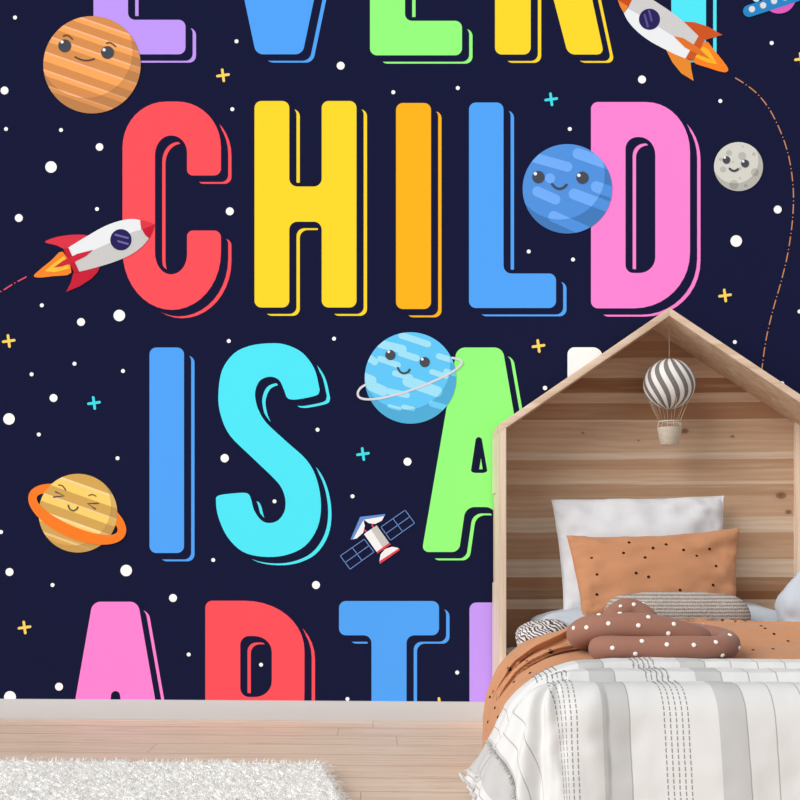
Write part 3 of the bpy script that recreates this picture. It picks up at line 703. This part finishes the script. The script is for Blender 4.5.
# rust duvet
zd = interp_s([.44,.49,.55,.61,.66,.69,.74,.80,.87,.905,.94,1.0,1.1,1.3], [.262,.322,.338,.328,.300,.284,.292,.282,.262,.248,.256,.252,.238,.235])
def ztd(u, v):
    k = min(1, max(0, (u-.45)/.5)); vv = v-.05*k*0+.02*math.sin(u*7)
    return zd(vv)+.006*fbm(u, v, 2, 5, 3)
def fn_d(u, v):
    vv = v
    side = max(0, .475-u)
    sh_ = max(0, .64-u); vv = v+.5*sh_*max(0, 1-(v-.44)/.73)
    rr_ = .197-.035*min(1, max(0, (vv-.90)/.12))
    p, out, w_ = drape(u, vv, .475, 1.25, 9, ztd, rr_, math.radians(84), .1, 1.3)
    k = min(1, side/.12)
    k2 = (.3+.7*min(1, max(0, (.9-u)/.3)))*min(1, max(0, 1-(side-.12)/.12)); vw = v+.018*math.sin(u*9)+.014*fbm(u, v, 1, 4, 2)
    cr = .006*fbm(u, v, 7, 6, 4)*k; fy = 0
    for c_, A, B, L in ((.545,.012,.026,.075),(.70,.014,.026,.09),(.86,.012,.022,.08)):
        w3 = (vw-(c_-L))/L if vw < c_ else 1-(vw-c_)/.007
        w3 = max(0, min(1, w3)); w3 = w3*w3*(3-2*w3) if vw < c_ else w3
        cr += A*w3*k2; fy += B*w3*k2
    p.y -= fy; p.z -= .034*min(1, sh_/.2)*max(0, 1-(v-.44)/.35)
    p.x -= cr*math.sin(min(1.4, side/.17)); p.z += cr*math.cos(min(1.4, side/.17))
    return p
us = np.concatenate([np.linspace(.08,.55,80), np.linspace(.56,1.25,70), np.linspace(1.26,1.55,30)]); vs_ = np.linspace(.44,1.17,300)
P, fs, uv = sheet(us, vs_, fn_d); fs = [f[::-1] for f in fs]; m = MB(); m.add(P, fs)
ds = [(543,657),(530,673),(514,682),(490,697),(495,708),(498,717),(508,668),(527,661),(550,650),(566,645),(488,722),(594,656),(761,626),(774,634),(753,650),(773,649),(791,621),(578,624),(788,641)]
nbase = len(fs)
spots(m, ds, .0038, 1)
spots(m, [(x_, y_, .8, 0, 0, -1) for x_, y_ in ((1.0,-.6),(1.1,-.72),(1.22,-.6),(1.25,-.85),(1.05,-.88),(1.33,-.7))], .0038, 1)
o = m.obj('duvet', [M_duvet, M_spot], smooth=True)
tag(o, 'rust orange duvet with small dark dots hanging over the left side of the bed', 'duvet')
md = o.modifiers.new('t', 'SOLIDIFY'); md.thickness = .012; md.offset = -1
# striped blanket
FR = .62
def stripes(nt, b):
    tc = nt.nodes.new('ShaderNodeTexCoord'); sp = nt.nodes.new('ShaderNodeSeparateXYZ'); nt.links.new(tc.outputs['UV'], sp.inputs[0])
    U, V = sp.outputs[0], sp.outputs[1]
    jit = math_n(nt, 'MULTIPLY', math_n(nt, 'SUBTRACT', noise_n(nt, tc.outputs['UV'], 30, 2), .5), .0016)
    U = math_n(nt, 'ADD', U, jit)
    def rect(a_, b2): return math_n(nt, 'MULTIPLY', math_n(nt, 'GREATER_THAN', U, a_), math_n(nt, 'LESS_THAN', U, b2))
    def allmax(l):
        r = l[0]
        for x in l[1:]: r = math_n(nt, 'MAXIMUM', r, x)
        return r
    grey = allmax([rect(*x) for x in STR_G]); thin = allmax([rect(x-.0012, x+.0012) for x in STR_L])
    dash = allmax([rect(x-.0013, x+.0013) for x in STR_D])
    on = math_n(nt, 'LESS_THAN', math_n(nt, 'FRACT', math_n(nt, 'MULTIPLY', V, 85)), .72)
    fine = noise_n(nt, coords(nt, 'UV', (1,6,1)), 260, 2, .7)
    c = mixc(nt, fine, (222,222,221), (211,211,211))
    gc = mixc(nt, fine, (199,199,198), (182,182,182))
    c = mixc(nt, grey, c, gc)
    c = mixc(nt, math_n(nt, 'MULTIPLY', thin, .75), c, (150,148,146))
    c = mixc(nt, math_n(nt, 'MULTIPLY', math_n(nt, 'MULTIPLY', dash, on), .85), c, (128,125,122))
    nt.links.new(c, b.inputs['Base Color'])
    hh = math_n(nt, 'ADD', math_n(nt, 'MULTIPLY', fine, .25), math_n(nt, 'ADD', dash, math_n(nt, 'MULTIPLY', thin, -.8)))
    big = noise_n(nt, coords(nt, 'Object'), 16, 4, .55, .4)
    bump(nt, b, math_n(nt, 'ADD', hh, math_n(nt, 'MULTIPLY', big, 1.2)), .35, .002)
    b.inputs['Sheen Weight'].default_value = .1
STR_G = [(.105,.185),(.450,.504),(.674,.728),(.95,1.01),(1.25,1.31)]
STR_L = [.09,.215,.26,.504,.728,.784,.842,.90,1.01,1.31,1.37]
STR_D = [.356+.0108*i for i in range(5)]+[.571+.0113*i for i in range(5)]+[1.12+.012*i for i in range(5)]
M_blank = mat('striped_cotton_throw', rough=.95, spec=.08, build=stripes)
zb = interp_s([.93,.955,.985,1.03,1.055,1.075,1.10,1.15,1.175,1.19,1.215,1.25,1.3], [.258,.278,.284,.281,.256,.250,.273,.271,.246,.240,.257,.256,.252])
def ztb(u, v):
    vv = v+.012*math.sin(u*9+1)+.01*fbm(u, 0, 0, 6, 2)
    return zb(vv)+.0025*fbm(u, v, 5, 9, 3)
def fn_b(u, v):
    side = max(0, .46-u); foot = max(0, v-1.24)
    q_ = min(1, max(0, (v-1.02)/.22)); q_ = q_*q_*(3-2*q_)
    p, out, w_ = drape(u, v, .485-.105*q_, 1.27, 1.24, ztb, .20-.09*q_, math.radians(62+6*q_), .075, math.radians(78))
    k = min(1, math.hypot(side, foot)/.15)
    if k > 0:
        an_ = math.atan2(foot, max(side, 1e-6)) if side > 0 else PI/2
        s_ = (u*16 if side <= 0 else 0)+an_*5.5+v*14*(w_)
        amp = .010*k*(1-.5*(p.z < .02))
        c_ = math.sin(s_+1.0)*amp*(1 if side > 0 else .45)+(.012 if side > 0 else .005)*fbm(u*1.2, v*1.2, 3, 5, 3)*k
        d_ = Vector((-(1 if side > 0 else 0)*w_**.5, -(1-w_)**.5, .25)).normalized()
        p += d_*c_
        if p.z < .004: p.z = .004
    return p
us = np.concatenate([np.linspace(.075,.56,150), np.linspace(.565,1.27,120), np.linspace(1.28,1.68,50)])
vs_ = np.concatenate([np.linspace(.94,1.24,110), np.linspace(1.245,1.56,80)])
P, fs, uv = sheet(us, vs_, fn_b); fs = [f[::-1] for f in fs]; m = MB(); m.add(P, fs)
blank = thing('throw_blanket', 'white woven throw blanket with grey bands and dashed stripes over the foot of the bed', 'blanket', (.85,-1.2,0))
o = m.obj('cloth', [M_blank], blank, smooth=True); add_uv(o, uv, len(fs))
md = o.modifiers.new('t', 'SOLIDIFY'); md.thickness = .0045; md.offset = -1
# fringe tufts along woven edges of the grey band on the hanging side
M_tuft = mat('cotton_tuft', (222,220,217), .95, .05); M_tuft2 = mat('grey_cotton_tuft', (188,186,184), .95, .05)
m = MB()
for uu, v0, v1, nn, mi in ((.178,.96,1.45,170,1), (.078,.96,1.4,120,0), (.104,.96,1.2,50,0)):
    for i in range(nn):
        v = v0+(v1-v0)*(i+random.random())/nn
        p = fn_b(uu, v); q = fn_b(uu+.01, v); r_ = fn_b(uu, v+.01)
        nr = (q-p).cross(r_-p).normalized()
        if nr.dot(CAM-p) < 0: nr = -nr
        dn = (p-q).normalized()
        a1 = p+nr*.002; L = random.uniform(.004,.009)
        a2 = a1+nr*L*.45+dn*L*.6+Vector((random.uniform(-1,1)*.003, random.uniform(-1,1)*.004, 0)); a3 = a2+dn*L*.5+nr*random.uniform(-.002,.002)
        m.tube([a1,a2,a3], [.0011,.0009,.0003], 4, mi)
o = m.obj('fringe', [M_tuft, M_tuft2], blank, smooth=True); o['kind'] = 'stuff'
# raised tufts on the dashed stitch lines at the folds
m = MB()
for uu in STR_D[:10]:
    for v in np.arange(.945, 1.24, .0145):
        v += random.uniform(-.003,.003); p = fn_b(uu, v); q = fn_b(uu, v+.006); nr = (fn_b(uu+.006, v)-p).cross(q-p).normalized()
        if nr.z < 0: nr = -nr
        m.tube([p+nr*.0003, p+nr*.0022, q+nr*.0022, q+nr*.0003], [.0004,.0007,.0007,.0004], 5)
o = m.obj('stitching', [mat('grey_thread', (140,137,134), .95, .05)], blank, smooth=True); o['kind'] = 'stuff'

# ---------------------------------------------------------------- knotted cushion
def tube3(m, pts, r, per=8, n=20):
    c = catmull(pts, per, False); K = len(c)
    rad = []
    for i in range(K):
        s_ = min(i, K-1-i)/5.0
        rad.append(r*(math.sqrt(max(.02, 1-(1-min(1, s_))**2)))*(1+.03*math.sin(i*.35)))
    m.tube([Vector(p) for p in c], rad, n)
m = MB()
KX = lambda l: [(.484+(a_-.5)*.95, b_, c_) for a_, b_, c_ in l]
tube3(m, KX([(.535,-.875,.296),(.565,-.908,.300),(.65,-.920,.300),(.75,-.922,.300),(.825,-.905,.301),(.862,-.855,.307),(.852,-.79,.316),(.79,-.755,.322),(.70,-.76,.325),(.60,-.775,.325),(.55,-.80,.315)]), .0295)
tube3(m, KX([(.805,-.855,.312),(.77,-.88,.324),(.71,-.89,.340),(.63,-.89,.349),(.56,-.885,.348),(.522,-.865,.340),(.508,-.825,.326),(.535,-.785,.318),(.585,-.765,.33),(.618,-.748,.366),(.652,-.742,.378),(.685,-.752,.36),(.70,-.77,.325)]), .0315)
kd = [(586.5,627.5),(608.5,623.5),(638.5,625.5),(668.5,633.5),(573.5,628),(585,614.5),(599,614.5),(620,613),(648.5,617),(634,604.5),(612.5,648),(635.5,654),(642,641),(667,644.5),(694,645),(716,642),(722.5,655.5),(739,648),(730,635),(732.3,629),(727,623.3),(712,621),(689.5,621.3),(743,640),(674,624)]
spots(m, kd, .0054, 1, scale_z=.45)
spots(m, [(x_, y_, .8, 0, 0, -1) for x_, y_ in ((.6,-.77),(.7,-.76),(.8,-.76),(.56,-.8),(.66,-.75))], .0044, 1)
spots(m, [(x_, .2, z_, 0, -1, 0) for x_, z_ in ((.6,.33),(.68,.34),(.76,.33),(.82,.33),(.65,.37))], .0044, 1)
tag(m.obj('knot_cushion', [M_brown, M_wspot], smooth=True), 'brown knotted tube cushion with white dots lying on the rust duvet', 'cushion')

# ---------------------------------------------------------------- hanging balloon
YH = -.15
bc = at(669.2, 384, YH); br_ = 24.8/F*(YH-CAM.y)
bal = thing('hanging_balloon', 'small toy hot-air balloon with grey and white swirl stripes hanging from the roof peak', 'toy balloon', (bc.x, bc.y, bc.z))
def swirl(nt, b):
    tc = nt.nodes.new('ShaderNodeTexCoord'); sp = nt.nodes.new('ShaderNodeSeparateXYZ'); nt.links.new(tc.outputs['Object'], sp.inputs[0])
    an_ = math_n(nt, 'ARCTAN2', sp.outputs[1], sp.outputs[0])
    tw = math_n(nt, 'MULTIPLY', math_n(nt, 'SINE', math_n(nt, 'MULTIPLY', math_n(nt, 'DIVIDE', sp.outputs[2], br_), 1.5)), .36)
    ph = math_n(nt, 'SINE', math_n(nt, 'MULTIPLY', math_n(nt, 'ADD', an_, tw), 14))
    n1 = noise_n(nt, coords(nt, 'Object'), 420, 2, .8)
    c = mixc(nt, math_n(nt, 'GREATER_THAN', ph, 0.0), mixc(nt, n1, (238,234,230), (212,208,204)), mixc(nt, n1, (70,68,68), (150,147,146)))
    nt.links.new(c, b.inputs['Base Color']); bump(nt, b, n1, .3, .001)
bm = bmesh.new(); bmesh.ops.create_uvsphere(bm, u_segments=48, v_segments=32, radius=br_)
for v in bm.verts: v.co += bc
MB().bm(bm).obj('envelope', [mat('swirl_fabric', rough=.9, spec=.1, build=swirl)], bal, smooth=True)
M_cord = mat('natural_cord', (214,196,174), .9, .1)
MB().tube([bc+Vector((0,0,br_*.98)), Vector((bc.x, YH, ZA-SLP*abs(bc.x-ax.x)-TZ))], .0009, 6).obj('hanging_cord', [M_cord], bal, smooth=True)
k_ = (YH-CAM.y)/F
rb = at(669.5, 424, YH); 
def ringpt(z_, r_, t): return Vector((rb.x+r_*math.cos(t), rb.y+r_*math.sin(t), z_))
zrim, ztop, zbot = at(669,421.5,YH).z, at(669,427.5,YH).z, at(669,445,YH).z
for i in range(12):
    t = 2*PI*(i+.25)/12; c1 = Vector((bc.x+br_*.80*math.cos(t), bc.y+br_*.80*math.sin(t), bc.z-br_*.58)); 
    MB().tube([c1, ringpt(zrim, 10.2*k_, t)], .0005, 5).obj('rope', [M_cord], bal, smooth=True)
def basketm(nt, b):
    v = coords(nt, 'Object')
    wv = node(nt, 'ShaderNodeTexWave', wave_type='BANDS', bands_direction='Z'); nt.links.new(v, wv.inputs[0]); wv.inputs['Scale'].default_value = 90; wv.inputs['Distortion'].default_value = 2
    n1 = noise_n(nt, v, 260, 2)
    f = math_n(nt, 'ADD', math_n(nt, 'MULTIPLY', wv.outputs['Fac'], .5), math_n(nt, 'MULTIPLY', n1, .5))
    nt.links.new(ramp(nt, f, [(.2,(176,162,144)),(.6,(212,202,188))]), b.inputs['Base Color']); bump(nt, b, f, .7, .0015)
M_bask = mat('woven_basket', rough=.9, spec=.1, build=basketm)
m = MB(); prof = [(0,zbot),(8.3*k_,zbot),(8.7*k_,zbot+.001),(12.0*k_,ztop),(11.2*k_,ztop),(8.0*k_,zbot+.004),(0,zbot+.004)]; N = 28; vs = []
for r_, z_ in prof: vs += [ringpt(z_, max(r_, .0001), 2*PI*i/N) for i in range(N)]
m.add(vs, [(j*N+i, j*N+(i+1) % N, (j+1)*N+(i+1) % N, (j+1)*N+i) for j in range(len(prof)-1) for i in range(N)])
bk = shade_auto(m.obj('basket', [M_bask], bal), 50)
m = MB(); m.tube([ringpt(zrim-.001, 10.6*k_, 2*PI*i/30) for i in range(31)], .0022, 8); m.obj('rim', [M_bask], bk, smooth=True)
m = MB()
for i in range(12): t = 2*PI*(i+.25)/12; m.tube([ringpt(zrim-.001, 10.4*k_, t), ringpt(ztop+.0005, 11.6*k_, t)], .0010, 5)
m.obj('rim_lacing', [M_cord], bk, smooth=True)

# ---------------------------------------------------------------- rug
rug = thing('shag_rug', 'cream white shaggy rug lying on the pale wooden floor', 'rug', (-.9,-1.35,0))
RX0, RX1, RY0, RY1 = -1.75, -.115, -1.95, -.86
M_rugb = mat('rug_backing', (253,252,250), 1, .05)
SK = .15
m = MB(); gx = np.linspace(RX0, RX1, 430); gy = np.linspace(RY0, RY1, 290)
P = []
for yy in gy:
    for xx in gx:
        e_ = min(xx-RX0, RX1-xx, yy-RY0, RY1-yy)/.012; e_ = min(1, max(0, e_))
        P.append((xx+(RY1-yy)*SK, yy, .001+math.sqrt(e_)*(.020+.005*fbm(xx*1.6, yy, 0, 48, 2))))
ng, mg = len(gx), len(gy)
m.add(P, [(a_*ng+b_, a_*ng+b_+1, (a_+1)*ng+b_+1, (a_+1)*ng+b_) for a_ in range(mg-1) for b_ in range(ng-1)])
edge_ = [b_ for b_ in range(ng)]+[a_*ng+ng-1 for a_ in range(1, mg)]+[(mg-1)*ng+b_ for b_ in range(ng-2, -1, -1)]+[a_*ng for a_ in range(mg-2, 0, -1)]
m.f.append(tuple(edge_[::-1])); m.m.append(0)
m.obj('rug_base', [M_rugb], rug, smooth=True)
def pile(nt, b):
    oi = node(nt, 'ShaderNodeAttribute', attribute_name='tone')
    c = ramp(nt, oi.outputs['Fac'], [(0,(238,236,232)),(.5,(251,250,248)),(1,(255,255,255))])
    nt.links.new(c, b.inputs['Base Color']); tr = node(nt, 'ShaderNodeBsdfTranslucent'); nt.links.new(c, tr.inputs[0])
    mx = node(nt, 'ShaderNodeMixShader'); mx.inputs[0].default_value = .35; nt.links.new(b.outputs[0], mx.inputs[1]); nt.links.new(tr.outputs[0], mx.inputs[2])
    nt.links.new(mx.outputs[0], nt.nodes['Material Output'].inputs[0])
M_pile = mat('wool_pile', rough=1, spec=.05, build=pile)
n1, n2 = 100, 52000
x = np.concatenate([rng.uniform(-1.12, RX1, n1), rng.uniform(RX0, RX1, n2)]); y = np.concatenate([rng.uniform(-1.36, RY1, n1), rng.uniform(RY0, RY1, n2)])
nb = len(x); hgt = rng.uniform(.010, .021, nb); tone = rng.random(nb)
cl = np.array([math.sin(x[i]*90+math.sin(y[i]*70)*2)*.5+math.sin(y[i]*110+x[i]*40)*.5 for i in range(nb)])
lean = rng.normal(0, .30, (nb, 2)); lean[:, 0] += cl*.3; lean[:, 1] -= .85
edge = np.clip((x-(RX1-.03))/.03, 0, 1); lean[:, 0] += edge*.8
edge = np.clip((y-(RY1-.025))/.025, 0, 1); lean[:, 1] += edge*1.5
th = np.arctan2(lean[:, 1], lean[:, 0])+PI/2; wd = rng.uniform(.0010, .0022, nb)
x = x+(RY1-y)*SK
bx_, by_ = np.cos(th)*wd, np.sin(th)*wd
V = np.zeros((nb, 5, 3)); base = np.stack([x, y, np.full(nb, .017)], 1)
V[:, 0] = base; V[:, 0, 0] -= bx_; V[:, 0, 1] -= by_; V[:, 1] = base; V[:, 1, 0] += bx_; V[:, 1, 1] += by_
mid = base.copy(); mid[:, 0] += lean[:, 0]*hgt*.4; mid[:, 1] += lean[:, 1]*hgt*.4; mid[:, 2] += hgt*.45
V[:, 2] = mid; V[:, 2, 0] += bx_*.9; V[:, 2, 1] += by_*.9; V[:, 3] = mid; V[:, 3, 0] -= bx_*.9; V[:, 3, 1] -= by_*.9
tip = base.copy(); tip[:, 0] += lean[:, 0]*hgt; tip[:, 1] += lean[:, 1]*hgt; tip[:, 2] += hgt*(.85-.22*np.abs(lean).sum(1)).clip(.3, 1); V[:, 4] = tip
V = V.reshape(-1, 3)-np.array(tuple(wloc(rug)))
me = bpy.data.meshes.new('pile'); me.vertices.add(nb*5); me.vertices.foreach_set('co', V.ravel())
li = np.array([[0,1,2,3,3,2,4]])+np.arange(nb)[:, None]*5; me.loops.add(nb*7); me.loops.foreach_set('vertex_index', li.ravel())
me.polygons.add(nb*2); me.polygons.foreach_set('loop_start', (np.arange(nb)[:, None]*7+np.array([[0,4]])).ravel())
me.update(calc_edges=True); me.materials.append(M_pile)
at_ = me.attributes.new('tone', 'FLOAT', 'POINT'); at_.data.foreach_set('value', np.repeat(tone, 5))
o = bpy.data.objects.new('pile', me); COL.objects.link(o); o.parent = rug; o['kind'] = 'stuff'
